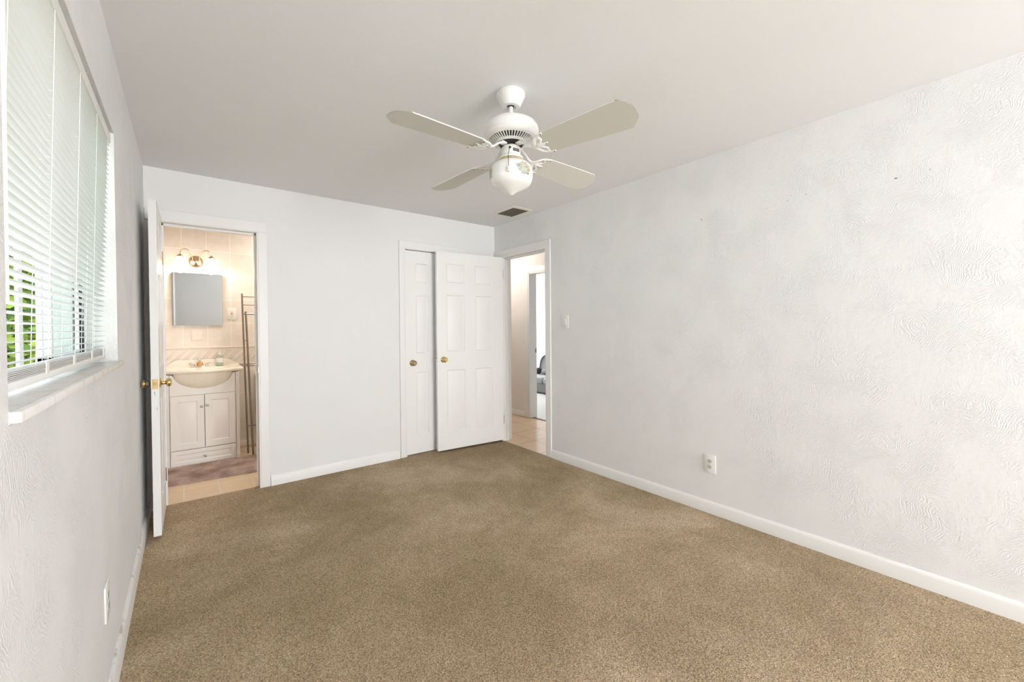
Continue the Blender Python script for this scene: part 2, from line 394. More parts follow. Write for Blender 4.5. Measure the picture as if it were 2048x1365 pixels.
# door casings and jambs, one frame per doorway
def casing_back(name, x0, x1, zt, wl, wr, wtop, stop_y, left_to=None, m=M_trim):
    mb = MB(); y0, y1 = YB-.014, YB; j = .016
    mb.box((x0-wl, y0, 0), (x0-.003, y1, zt), .004); mb.box((x1+.003, y0, 0), (x1+wr, y1, zt), .004)
    mb.box(((left_to if left_to is not None else x0-wl), y0-.001, zt-.002), (x1+wr, y1, zt+wtop), .004)
    mb.box((x0-j+.012, YB-.012, 0), (x0+.004, YB2+.012, zt)); mb.box((x1-.004, YB-.012, 0), (x1+j-.012, YB2+.012, zt)); mb.box((x0, YB-.012, zt-.006), (x1, YB2+.012, zt+.006))
    mb.box((x0, stop_y, 0), (x0+.016, stop_y+.03, zt-.006), .002); mb.box((x1-.016, stop_y, 0), (x1, stop_y+.03, zt-.006), .002); mb.box((x0, stop_y, zt-.022), (x1, stop_y+.03, zt-.006), .002)
    return struct(mb.build(name, m, smooth=20))
t1 = casing_back('trim_1', BO[0], BO[1], BO[2], .06, .07, .082, YB+.05, XL+.002)
t2 = casing_back('trim_2', CO[0], CO[1], CO[2], .060, .065, .075, YB+.047)
sp = MB().box((BO[1]-.0065, YB-.003, .925), (BO[1]-.0035, YB+.03, .99), .001).box((BO[1]-.008, YB-.017, .935), (BO[1]-.004, YB-.001, .98), .001).build('strike_plate', M_brass_old, t1)
sp['label'] = 'brass strike plate'
mb = MB()
x0, x1 = XR-.014, XR
mb.box((x0, HO[0]-.072, 0), (x1, HO[0]-.003, HO[2]), .004); mb.box((x0, HO[1]+.003, 0), (x1, YB-.002, HO[2]), .004); mb.box((x0-.001, HO[0]-.072, HO[2]-.002), (x1, YB-.002, HO[2]+.075), .004)
mb.box((XR2, HO[0]-.06, 0), (XR2+.014, HO[0]-.003, HO[2])); mb.box((XR2, HO[1]+.003, 0), (XR2+.014, HO[1]+.06, HO[2])); mb.box((XR2, HO[0]-.06, HO[2]-.002), (XR2+.014, HO[1]+.06, HO[2]+.07))
mb.box((XR-.01, HO[0]-.004, -.006), (XR2+.01, HO[0]+.006, HO[2])); mb.box((XR-.01, HO[1]-.055, -.006), (XR2+.01, HO[1]+.004, HO[2])); mb.box((XR-.01, HO[0], HO[2]-.008), (XR2+.01, HO[1], HO[2]+.004))
mb.box((XR+.042, HO[0], -.006), (XR+.075, HO[0]+.016, HO[2]-.008), .002); mb.box((XR+.042, HO[1]-.066, -.006), (XR+.075, HO[1]-.05, HO[2]-.008), .002); mb.box((XR+.042, HO[0], HO[2]-.026), (XR+.075, HO[1]-.05, HO[2]-.008), .002)
t3 = struct(mb.build('trim_3', M_trim, smooth=20))
mb = MB()
mb.box((HX-.014, D2[1]+.003, 0), (HX, D2[1]+.085, D2[2]), .004); mb.box((HX-.014, D2[0]-.07, 0), (HX, D2[0]-.003, D2[2]), .004); mb.box((HX-.015, D2[0]-.07, D2[2]-.002), (HX, D2[1]+.085, D2[2]+.075), .004)
mb.box((HX-.01, D2[1]-.016, 0), (HX+.125, D2[1]+.004, D2[2])); mb.box((HX-.01, D2[0]-.004, 0), (HX+.125, D2[0]+.016, D2[2])); mb.box((HX-.01, D2[0], D2[2]-.016), (HX+.125, D2[1], D2[2]+.004))
t4 = struct(mb.build('trim_4', M_trim, smooth=20))
MB().box((HX+.095, D2[1]-.019, .92), (HX+.12, D2[1]-.015, .98), .001).build('strike_plate', M_bronze, t4)
struct(MB().box((HX+.05, D2[0]+.016, -.006), (HX+.085, D2[1]-.016, .004), .003).build('trim_5', M_bronze))

# ------------------------------------------------------------------ panelled doors
PZ = [(.185, .825), (1.02, 1.605), (1.735, 1.93)]
def panel_face(mb, xs, zs, y, sgn, rings, mi=0):
    # xs, zs: lists of panel spans; sgn: outward direction of the face along y
    X = sorted({v for p in xs for v in p} | {0, mb.w}); Z = sorted({v for p in zs for v in p} | {0, mb.h})
    for i in range(len(X)-1):
        for j in range(len(Z)-1):
            a, b_, c, d = X[i], X[i+1], Z[j], Z[j+1]
            if (a, b_) in xs and (c, d) in zs:
                R = [[(a+o, y-sgn*dp, c+o), (b_-o, y-sgn*dp, c+o), (b_-o, y-sgn*dp, d-o), (a+o, y-sgn*dp, d-o)] for o, dp in rings]
                mb.ring(R, mi, cap=(False, True))
            else:
                mb.quad((a, y, c), (b_, y, c), (b_, y, d), (a, y, d), mi=mi)
def door_leaf(w, h, t, px, pz, rings, two=True, M=None):
    mb = MB(M); mb.w, mb.h = w, h
    panel_face(mb, px, pz, 0, -1, rings)
    if two: panel_face(mb, px, pz, t, 1, rings)
    else: mb.quad((0, t, 0), (w, t, 0), (w, t, h), (0, t, h))
    for q in (((0, 0, 0), (0, t, 0), (0, t, h), (0, 0, h)), ((w, 0, 0), (w, t, 0), (w, t, h), (w, 0, h)), ((0, 0, 0), (w, 0, 0), (w, t, 0), (0, t, 0)), ((0, 0, h), (w, 0, h), (w, t, h), (0, t, h))): mb.quad(*q)
    bmesh.ops.remove_doubles(mb.b, verts=mb.b.verts[:], dist=1e-5)
    return mb
RNG = [(0, 0), (.008, .008), (.014, .008), (.034, .002)]
def knob_mb(p, axis, m=None, r=.027, L=.058):
    # rose, neck, ball knob; p on the door face, axis = outward unit vector
    ax = Vector(axis); q = ax.to_track_quat('Z', 'Y').to_matrix()
    mb = MB(); mb.lathe([(.0, 0), (.031, 0), (.031, .003), (.026, .008), (.014, .011), (.011, .016), (.011, .026), (.018, .032), (r*.95, L*.62), (r, L*.75), (r*.93, L*.88), (r*.62, L), (.0, L)], p, q, 28)
    return mb
def hinge(parent, p, axis_z=.09, m=M_nickel, d=(1, 0)):
    mb = MB(); mb.lathe([(.006, 0), (.006, axis_z)], p, 'Z', 12); mb.lathe([(.0, axis_z), (.007, axis_z), (.004, axis_z+.006), (0, axis_z+.006)], p, 'Z', 12)
    dx, dy = d
    mb.box((-.001, -.002, 0), (.028, .002, axis_z), 0, 0, Matrix.Translation(p) @ Matrix.Rotation(math.atan2(dy, dx), 4, 'Z'))
    return mb.build('hinge', m, parent)

# bathroom door: open leaf standing square to the back wall
Lw = .538
Mb = Matrix.Translation((-.170, 3.302, .030)) @ Matrix(((0, 1, 0, 0), (1, 0, 0, 0), (0, 0, 1, 0), (0, 0, 0, 1)))
Mb = Matrix.Translation((-.170, 3.302, .030)) @ Matrix.Rotation(math.radians(90-.6), 4, 'Z') @ Matrix.Translation((0, -.038, 0))
d1 = door_leaf(Lw, 2.042, .038, [(.095, .24), (.332, .477)], [(a-.0, b) for a, b in PZ], RNG, M=Mb).build('door_1', M_chip, smooth=25); struct(d1, 'white six-panel door standing open into the bedroom')
kz, ky = .957, 3.302+.058
knob_mb((-.1325, ky, kz), (1, 0, 0), L=.058).build('door_knob', M_brass, d1)['label'] = 'brass door knob'
knob_mb((-.170, ky, kz), (-1, 0, 0), L=.050).build('door_knob', M_brass_old, d1)['label'] = 'brass door knob by the wall'
mb = MB().box((-.164, 3.299, kz-.029), (-.138, 3.3035, kz+.029), .001).box((-.157, 3.292, kz-.008), (-.145, 3.301, kz+.010), .002)
mb.lathe([(.0, 0), (.003, 0), (.003, .001), (0, .001)], (-.151, 3.298, kz+.021), 'Y', 10).lathe([(.0, 0), (.003, 0), (.003, .001), (0, .001)], (-.151, 3.298, kz-.021), 'Y', 10)
mb.build('latch_plate', M_brass, d1)['label'] = 'brass latch plate'
for z in (.2, 1.75): hinge(d1, (-.128, YB-.012, z), d=(0, 1), m=M_brass_old)

# closet door, closed in its frame
d2 = door_leaf(CO[1]-CO[0]-.014, 2.052, .035, [(.118, .252), (.386, .520)], PZ, RNG, M=Matrix.Translation((CO[0]+.008, YB+.011, .010))).build('door_2', M_white, smooth=25); struct(d2, 'white six-panel closet door, shut')
knob_mb((1.789, YB+.011, .932), (0, -1, 0)).build('door_knob', M_brass_old, d2)['label'] = 'aged brass knob'
# bedroom door, opened against the back wall
F = Vector((2.012, 3.787, 0)); Hh = Vector((2.797, 3.712, 0)); ang = math.atan2(Hh.y-F.y, Hh.x-F.x); Wd = (Hh-F).length
Md = Matrix.Translation((F.x, F.y, .018)) @ Matrix.Rotation(ang, 4, 'Z')
st = Wd*.143
d3 = door_leaf(Wd, 2.05, .036, [(.108, .316), (.444, .652)], PZ, RNG, M=Md).build('door_3', M_white, smooth=25); struct(d3, 'white six-panel bedroom door opened in front of the closet')
n3 = Vector((math.sin(ang), -math.cos(ang), 0)); e3 = Vector((math.cos(ang), math.sin(ang), 0))
kp = F + e3*.068; kp.z = .957
knob_mb(kp, n3).build('door_knob', M_brass, d3)['label'] = 'polished brass knob'
Mk = Matrix.Translation((F.x, F.y, .957)) @ Matrix.Rotation(ang, 4, 'Z')
MB(Mk).box((-.0015, .006, -.029), (.002, .030, .029), .0006).box((-.010, .012, -.009), (.001, .024, .009), .002).build('latch_plate', M_nickel, d3)
for z in (.20, 1.83): hinge(d3, (2.803, 3.714, z), d=(e3.x*-1, e3.y*-1))

# ------------------------------------------------------------------ window, sill, blind
mb = MB(); fx0, fx1 = XL-.135, XL-.095
mb.box((fx0, WY0, WZ0), (fx1, WY0+.035, WZ1), .003); mb.box((fx0, WY1-.035, WZ0), (fx1, WY1, WZ1), .003)
mb.box((fx0, WY0, WZ0), (fx1, WY1, WZ0+.05), .003); mb.box((fx0, WY0, WZ1-.04), (fx1, WY1, WZ1), .003)
mb.box((fx0+.014, 1.615, WZ0+.04), (fx0+.021, 1.65, WZ1-.03), .001)
win = struct(mb.build('window_1', M_frame, smooth=25), 'aluminium slider window behind the blind')
MB().box((fx0+.014, WY1-.050, WZ0+.05), (fx1+.003, WY1-.034, WZ0+.46), .002).build('seal', M_black, win)['label'] = 'black rubber seal'
# the sash is slid open: both panes stand one behind the other in the far half
for xo in (.010, .026):
    mb = MB(); y0_, y1_ = 1.85+(.02 if xo > .02 else 0), WY1-.032
    for a_, c_ in (((fx0+xo-.005, y0_, WZ0+.045), (fx0+xo+.007, y0_+.022, WZ1-.035)), ((fx0+xo-.005, y1_-.022, WZ0+.045), (fx0+xo+.007, y1_, WZ1-.035)), ((fx0+xo-.005, y0_, WZ0+.045), (fx0+xo+.007, y1_, WZ0+.07)), ((fx0+xo-.005, y0_, WZ1-.06), (fx0+xo+.007, y1_, WZ1-.035))): mb.box(a_, c_, .002)
    sash = mb.build('sash', M_frame, win)
    MB().box((fx0+xo-.001, y0_+.02, WZ0+.065), (fx0+xo+.002, y1_-.02, WZ1-.055)).build('window_pane', M_glass, sash)
sl = MB().box((XL-.10, WY0+.002, 1.136), (XL+.001, WY1-.002, 1.157)).box((XL-.001, WY0+.002, 1.137), (XL+.014, WY1+.075, 1.157), .004, seg=2).build('window_sill', M_sill, win); sl['label'] = 'chipped marble window sill'
# assumed rear window, unseen behind the viewer, framing the added daylight lamp
mb = MB(); 
for a, c in (((.95, YR-.12, .3), (.99, YR-.08, 2.2)), ((2.61, YR-.12, .3), (2.65, YR-.08, 2.2)), ((.95, YR-.12, .3), (2.65, YR-.08, .34)), ((.95, YR-.12, 2.16), (2.65, YR-.08, 2.2)), ((1.78, YR-.12, .32), (1.82, YR-.08, 2.18))): mb.box(a, c, .003)
struct(mb.build('window_2_assumed', M_frame, smooth=25))  # frame of the assumed rear window, never in view

bl = thing('window_blind', 'white horizontal mini blind hanging in the window, slats flat and open', 'blind', (-.25, 1.675, 1.155))
BY0, BY1 = WY0+.032, WY1-.014
def bx(z): return -.246 - (2.05-z)*.028      # the blind leans a little outward towards the sill
off = Vector((-.25, 1.675, 1.155))
class MBo(MB):
    def build(s, name, mats, parent, **k):
        bmesh.ops.translate(s.b, vec=-off, verts=s.b.verts[:]); return MB.build(s, name, mats, parent, **k)
MBo().box((-.266, BY0, 2.044), (-.230, BY1, 2.078), .002).build('headrail', M_plastic, bl)
mb = MBo(); zs = []; z = 2.030
while z > 1.222: zs.append(z); z -= .0197
for i, z in enumerate(zs):
    x = bx(z); dz = .0006*math.sin(i*2.3)
    R = []
    for yy in (BY0+.004, BY1-.002):
        R.append([(x+a, yy, z+dz+.0022*(1-(a/.0125)**2)+a*.10+q) for q, al in ((0, (-.0125, -.006, 0, .006, .0125)), (.0007, (.0125, .006, 0, -.006, -.0125))) for a in al])
    mb.ring(R)
for k in range(6):       # the surplus slats gathered on the bottom rail
    z = 1.1905 + k*.0036; x = bx(z)
    mb.box((x-.0125, BY0+.004, z), (x+.0125, BY1-.002, z+.0022), 0)
mb.build('slats', M_slat, bl, smooth=40)
xr_ = bx(1.19); MBo().box((xr_-.013, BY0+.003, 1.172), (xr_+.013, BY1-.001, 1.190), .003, seg=2).build('bottom_rail', M_plastic, bl)
LY = [1.12, 1.44, 1.74, 2.03, 2.28]
for y in LY:
    mb = MBo()
    for s in (-1, 1): mb.tube([(bx(2.044)+s*.0135, y, 2.046), (bx(1.2)+s*.0135, y, 1.2)], .0007, 5)
    for z in zs: mb.tube([(bx(z)-.0135, y, z-.001), (bx(z)+.0135, y, z-.001)], .0004, 4)
    mb.build('ladder_cord', M_plastic, bl)
for y in (1.40, 1.99): MBo().tube([(bx(2.044)+.002, y, 2.046), (bx(1.2)+.002, y, 1.2)], .0008, 5).build('lift_cord', M_plastic, bl)
for y in LY[1:]: MBo().box((xr_+.0115, y-.012, 1.185), (xr_+.0145, y+.012, 1.214), .001).build('cord_clip', M_plastic, bl)
MBo().tube([(-.2235, 1.022, 2.05), (-.2237, 1.022, 1.9), (-.2262, 1.022, 1.332)], .0042, 6).build('tilt_wand', M_plastic, bl)

# ------------------------------------------------------------------ outside the window
struct(MB().box((-9, -6, -.4), (XL-.22, 14, -.25)).build('ground', M_ground, smooth=0))
def bush(label, cx, cy, rx, ry, h, n, seed, mats, ls=.07, stems=5):
    rnd = random.Random(seed); r = thing('bush', label, 'bush', (cx, cy, -.25), 0)
    mb = MB()
    for k in range(n):
        a = rnd.uniform(0, 2*PI); u = rnd.random()**.6; zz = rnd.random()
        fat = math.sin(PI*min(1, .22+.66*zz))**.5
        p = Vector((math.cos(a)*rx*u*fat, math.sin(a)*ry*u*fat, .12 + h*zz))
        d = Vector((rnd.gauss(0, 1), rnd.gauss(0, 1), rnd.gauss(.1, .6))).normalized()
        s = d.cross(Vector((rnd.gauss(0, 1), rnd.gauss(0, 1), rnd.gauss(0, 1)))).normalized(); L = ls*rnd.uniform(.7, 1.5); W = L*.24
        nn = d.cross(s)*L*.06; mi = rnd.choice([0, 0, 0, 1, 1, 2])
        b0, t = p, p+d*L; l1, l2 = p+d*L*.45+s*W+nn, p+d*L*.45-s*W+nn
        mb.quad(b0, l1, t, l2, mi=mi)
    mb.build('foliage', mats, r, smooth=0, recalc=False)
    mb = MB()
    for k in range(stems):
        a = 2*PI*k/stems+rnd.random(); mb.tube([(0.03*math.cos(a), .03*math.sin(a), 0), (rx*.25*math.cos(a), ry*.25*math.sin(a), h*.5), (rx*.5*math.cos(a+.3), ry*.5*math.sin(a+.3), h*.95)], [.012, .009, .004], 6)
    mb.build('stems', M_bark, r)
    return r
LM = [M_leaf[0], M_leaf[1], M_leaf[2]]
bush('yellow-green leafy bush close outside the open half of the window', -1.12, 5.25, .46, .75, 2.7, 7000, 3, LM, .085)
bush('taller bright green shrub behind the bush by the window', -2.25, 8.1, 1.05, 1.1, 3.7, 6500, 5, LM, .13)
bush('dark green shrub along the far hedge outside', -3.4, 11.5, 1.7, 1.6, 3.6, 5000, 9, [M_leaf[1], M_leaf[2], M_leaf[1]], .14)
pr = thing('palm_clump', 'low palm with dry straw-coloured fronds under the window view', 'plant', (-.80, 3.55, -.25))
mb = MB(); rnd = random.Random(21)
for k in range(34):
    a = rnd.uniform(0, 2*PI); L = rnd.uniform(.9, 1.5); sp_ = rnd.uniform(.12, .36)
    pts = [(0, 0, .2)] + [(math.cos(a)*sp_*t**1.3, math.sin(a)*sp_*t**1.3, .2+L*(t-.32*t*t)) for t in (.25, .5, .75, 1.0)]
    mb.tube(pts, [.006, .006, .006, .005, .002], 5, 0 if k % 2 else 1, flat=.4)
mb.build('fronds', [M_leaf[3], M_leaf[0]], pr); MB().lathe([(.05, 0), (.07, .08), (.05, .22), (0, .24)], (0, 0, 0), 'Z', 12).build('trunk', M_bark, pr)

# ------------------------------------------------------------------ ceiling fan
FC = Vector((1.274, 1.612, 0))
fan = thing('ceiling_fan', 'white four-blade ceiling fan with a flower-printed glass shade, hanging from the ceiling', 'ceiling fan', (FC.x, FC.y, H))
def fz(z): return z-H
def fl_(prof): return [(r, fz(z)) for r, z in prof]
MB().lathe(fl_([(.0, 2.44), (.067, 2.44), (.070, 2.436), (.071, 2.425), (.064, 2.410), (.055, 2.392), (.048, 2.376), (.044, 2.371), (.026, 2.370), (.024, 2.376), (.0, 2.38)]), seg=48).build('canopy', M_fan, fan)
MB().lathe(fl_([(.0, 2.372), (.012, 2.371), (.019, 2.378), (.0, 2.385)]), seg=20).build('hanger_ball', M_slot, fan)
MB().lathe(fl_([(.0105, 2.380), (.0105, 2.30)]), seg=20).build('downrod', M_fan, fan)
MB().lathe(fl_([(.0, 2.305), (.030, 2.305), (.034, 2.296), (.070, 2.294), (.105, 2.291), (.124, 2.283), (.134, 2.268), (.137, 2.250), (.136, 2.238), (.131, 2.2325), (.133, 2.2305), (.134, 2.226), (.128, 2.217), (.118, 2.2115), (.112, 2.2105), (.112, 2.214), (.0, 2.214)]), seg=72).build('motor_housing', M_fan, fan)
# vent ring: radial bars with dark gaps, white rims in and out
mb = MB(); zo, zi = fz(2.2095), fz(2.192)
mb.lathe([(.107, zo), (.119, zo+.003), (.119, zo+.010), (.107, zo+.006)], seg=72, cap=(False, False)); mb.lathe([(.060, zi+.001), (.066, zi-.0035), (.076, zi), (.076, zi+.007), (.060, zi+.007)], seg=72, cap=(False, False))
for k in range(46):
    Mr = Matrix.Rotation(2*PI*k/46, 4, 'Z'); h1, h2 = .0015, .0023
    mb.ring([[(.074, -h1, zi-.0005), (.074, h1, zi-.0005), (.074, h1, zi+.006), (.074, -h1, zi+.006)], [(.110, -h2, zo), (.110, h2, zo), (.110, h2, zo+.006), (.110, -h2, zo+.006)]], M=Mr)
mb.build('vent_ring', M_fan, fan)
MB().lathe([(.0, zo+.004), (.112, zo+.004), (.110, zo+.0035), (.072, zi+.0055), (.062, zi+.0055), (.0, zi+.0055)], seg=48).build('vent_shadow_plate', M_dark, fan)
MB().lathe(fl_([(.0, 2.197), (.056, 2.197), (.056, 2.184), (.030, 2.180), (.030, 2.165), (.0, 2.165)]), seg=40).build('flywheel', M_dark, fan)
MB().lathe(fl_([(.0, 2.176), (.040, 2.176), (.046, 2.170), (.047, 2.160), (.047, 2.132), (.044, 2.127), (.0, 2.127)]), seg=48).build('switch_housing', M_fan, fan)
MB().lathe(fl_([(.0, 2.129), (.052, 2.128), (.058, 2.121), (.054, 2.112), (.0, 2.112)]), seg=48).build('shade_collar', M_fan, fan)
mb = MB()
for k in range(40):
    a = 2*PI*k/40; mb.ball((.0555*math.cos(a), .0555*math.sin(a), fz(2.1075)), .0062, 8, 0, (1, 1, .9))
mb.lathe(fl_([(.048, 2.116), (.052, 2.114), (.052, 2.103), (.048, 2.100)]), seg=40)
mb.build('filigree_ring', mat('gilt_filigree', (.42, .34, .18), .35, .8), fan)
GP = [(.046, 2.108), (.050, 2.102), (.064, 2.098), (.084, 2.091), (.098, 2.079), (.1055, 2.062), (.1075, 2.043), (.106, 2.022), (.101, 2.004), (.094, 1.992), (.080, 1.981), (.058, 1.969), (.034, 1.957), (.018, 1.949), (.011, 1.943), (.006, 1.939), (0, 1.938)]
shade = MB().lathe(fl_(GP), seg=64, cap=(False, True)).build('glass_shade', M_milk, fan, smooth=60)
def gr(z):
    for (r0, z0), (r1, z1) in zip(GP, GP[1:]):
        if z1 <= z <= z0: return r0 + (r1-r0)*(z0-z)/(z0-z1)
    return .1
FM = [mat('print_grey_blue', (.33, .37, .40), .3), mat('print_ochre', (.52, .43, .20), .3), mat('print_peach', (.66, .50, .40), .3), mat('print_olive', (.25, .28, .20), .3), mat('print_pale_blue', (.47, .52, .55), .3)]
mb = MB()
def petal(th, z, r, mi, lift):
    N = 8; vs = []
    for k in range(N):
        a = 2*PI*k/N; zz = z + r*math.sin(a); R = gr(zz)+lift; t = th + r*math.cos(a)/R
        vs.append(mb.b.verts.new((R*math.cos(t), R*math.sin(t), fz(zz))))
    R = gr(z)+lift+.0002; c = mb.b.verts.new((R*math.cos(th), R*math.sin(th), fz(z)))
    for k in range(N):
        f = mb.b.faces.new((c, vs[k], vs[(k+1) % N])); f.material_index = mi
rnd = random.Random(4)
view = math.atan2(-FC.y, -FC.x)
for th0 in (view+.62, view-1.42, view+2.9):
    mb = MB()
    for (du, dz, kind, sc) in ((0, .002, 4, 1.9), (0, -.016, 0, 1.4), (-.016, -.012, 0, 1.3), (.018, -.010, 4, 1.3), (-.017, .010, 4, 1.2), (-.022, -.004, 0, 1.4), (.026, .006, 1, 1.15), (-.006, .020, 2, 1.0), (.012, .022, 0, .8), (-.036, .006, 0, .8), (.012, -.018, 0, .9), (-.012, -.022, 3, .8), (.024, -.020, 3, .9), (.036, -.004, 1, .7)):
        th = th0 + du/.1075; z = 2.043+dz
        for k in range(6):
            a = 2*PI*k/6+rnd.random()*.3; petal(th+.0075*sc*math.cos(a)/.107, z+.0075*sc*math.sin(a), .0042*sc, kind if k % 3 else (kind+4) % 5 if kind != 3 else 3, .0003+.00005*k)
        petal(th, z, .0036*sc, 1 if kind != 1 else 2, .0009)
    mb.build('flower_print', FM, shade, smooth=0)
# maker's plate and pull chain on the switch housing
lat = Vector((-math.sin(view), math.cos(view), 0)); out = Vector((math.cos(view), math.sin(view), 0))
Ms = Matrix((lat, Vector((0, 0, 1)), out)).transposed().to_4x4()
def on_switch(th, z, r=.0472): return Matrix.Translation((r*math.cos(th), r*math.sin(th), fz(z))) @ Matrix.Rotation(th, 4, 'Z')
Mp = on_switch(view+.55, 2.146)
mb = MB(); mb.box((-.0012, -.016, -.007), (.0008, .016, .007), 0, 0, Mp)
for i, (a, b_) in enumerate(((-.013, -.006), (-.004, .003), (.005, .013))): mb.box((.0008, a, .0005), (.0011, b_, .0028), 0, 1, Mp)
mb.box((.0008, -.011, -.0038), (.0011, .010, -.0022), 0, 1, Mp)
mb.build('name_plate', [M_slot, M_nickel], fan)
ct = view-.12; cp = Vector((math.cos(ct), math.sin(ct), 0))
MB().ball(cp*.047+Vector((0, 0, fz(2.156))), .006, 12).build('chain_bushing', M_black, fan)
pts = [cp*.052+Vector((0, 0, fz(2.156))), cp*.064+Vector((0, 0, fz(2.150)))] + [cp*(.0665+.047*min(1, i/4)**.8)+Vector((0, 0, fz(2.14-.0125*i))) for i in range(0, 9)]
mb = MB(); mb.tube(pts, .0015, 6)
chain = mb.build('pull_chain', M_slot, fan)
e_ = pts[-1]; MB().lathe([(.0, .0), (.002, .0), (.0035, -.008), (.0045, -.018), (.003, -.023), (.0, -.024)], e_, 'Z', 12).build('chain_fob', M_plastic, chain)
MB().ball(e_+Vector((0, 0, -.0255)), .0022, 8).build('fob_tip', M_slot, chain)
# blades: each with its own sag, pitch and cast iron bracket
BL = [(PI, .099, -.026, -.11), (-PI/2, .188, -.008, -.33), (PI/2, .083, -.016, -.19), (0, .091, .004, -.28)]
for th0, dth, dz, pit in BL:
    th = th0+dth; zc = 2.138
    d = Vector((math.cos(th), math.sin(th), dz/.645)); s = Vector((-math.sin(th)*math.cos(pit), math.cos(th)*math.cos(pit), math.sin(pit)))
    n = d.cross(s).normalized()
    def P(r, a, t=0): return Vector((0, 0, fz(zc))) + d*r + s*a + n*t
    outl = [(.205, -.052), (.198, -.035), (.196, 0), (.198, .035), (.205, .052), (.225, .063), (.36, .071), (.50, .077), (.595, .080), (.606, .078), (.645, .036), (.649, .026), (.650, 0), (.649, -.026), (.645, -.036), (.606, -.078), (.595, -.080), (.50, -.077), (.36, -.071), (.225, -.063)]
    tck = .0042
    mb = MB(); top = [P(r, a, tck) for r, a in outl]; bot = [P(r, a, 0) for r, a in outl]
    vt = [mb.b.verts.new(v) for v in top]; vb = [mb.b.verts.new(v) for v in bot]
    mb.b.faces.new(vt); mb.b.faces.new(list(reversed(vb)))
    for i in range(len(outl)):
        k = (i+1) % len(outl); f = mb.b.faces.new((vt[i], vb[i], vb[k], vt[k])); f.material_index = 1 if 8 <= i <= 15 else 2
    bd = mb.build('blade', [M_blade, M_bladeedge, M_fan], fan, smooth=30)
    # bracket: arm from the flywheel, then a scrolled fork under the blade root
    e = Vector((math.cos(th), math.sin(th), 0)); q = Vector((-math.sin(th), math.cos(th), 0))
    def A(r, a, z): return e*r + q*a + Vector((0, 0, fz(z)))
    mb = MB()
    root = P(.178, 0, -.004)
    mb.box((.038, -.016, fz(2.176)), (.070, .016, fz(2.186)), .003, 0, Matrix.Rotation(th, 4, 'Z'))
    a0 = A(.055, 0, 2.180)
    mb.tube([a0, A(.080, 0, 2.174), A(.100, 0, 2.160), A(.118, 0, 2.146), A(.140, 0, 2.139), root], [.010, .0095, .0095, .010, .011, .012], 10, 0, .6)
    for sg in (-1, 1):
        mb.tube([A(.142, 0, 2.139), P(.158, sg*.016, -.005), P(.168, sg*.034, -.005), P(.180, sg*.048, -.004), P(.200, sg*.057, -.003), P(.228, sg*.060, -.003)], [.010, .0105, .0095, .008, .0075, .006], 10, 0, .55)
        mb.tube([P(.168, sg*.004, -.004), P(.190, sg*.016, -.004), P(.205, sg*.030, -.004), P(.200, sg*.048, -.004)], [.009, .0075, .006, .006], 10, 0, .55)
    mb.tube([root, P(.205, 0, -.004), P(.222, 0, -.003)], [.011, .009, .006], 10, 0, .55)
    br_ = mb.build('blade_bracket', M_fan, bd, smooth=50)
    for r, a in ((.224, .060), (.224, -.060), (.218, 0)): MB().ball(P(r, a, -.0065), .0032, 8).build('screw', M_slot, br_)

# ------------------------------------------------------------------ ceiling vent
vn = thing('ceiling_vent', 'small louvred air vent in the ceiling above the bedroom door', 'vent', (2.575, 3.245, H))
mb = MB(); vx, vy = .125, .165
R = [[(-vx, -vy, 0), (vx, -vy, 0), (vx, vy, 0), (-vx, vy, 0)], [(-vx, -vy, -.003), (vx, -vy, -.003), (vx, vy, -.003), (-vx, vy, -.003)], [(-vx+.022, -vy+.022, -.010), (vx-.022, -vy+.022, -.010), (vx-.022, vy-.022, -.010), (-vx+.022, vy-.022, -.010)], [(-vx+.030, -vy+.030, -.010), (vx-.030, -vy+.030, -.010), (vx-.030, vy-.030, -.010), (-vx+.030, vy-.030, -.010)], [(-vx+.030, -vy+.030, -.001), (vx-.030, -vy+.030, -.001), (vx-.030, vy-.030, -.001), (-vx+.030, vy-.030, -.001)]]
mb.ring(R, cap=(False, False)); mb.build('frame', M_ivory, vn, smooth=20)
mb = MB()
for k in range(7): mb.box((-.0008, -vy+.030, -.0085), (.0008, vy-.030, .0085), 0, 0, Matrix.Translation((-vx+.042+k*.0277, 0, -.0055)) @ Matrix.Rotation(math.radians(-48), 4, 'Y'))
mb.build('louvres', mat('dark_louvre', (.13, .115, .085), .6), vn, smooth=0)  # louvres dark brown, much darker than the ivory frame
MB().box((-vx+.028, -vy+.028, -.0012), (vx-.028, vy-.028, -.0002)).build('duct_shade_plate', M_dark, vn)  # flat dark plate stands in for the shade inside the duct

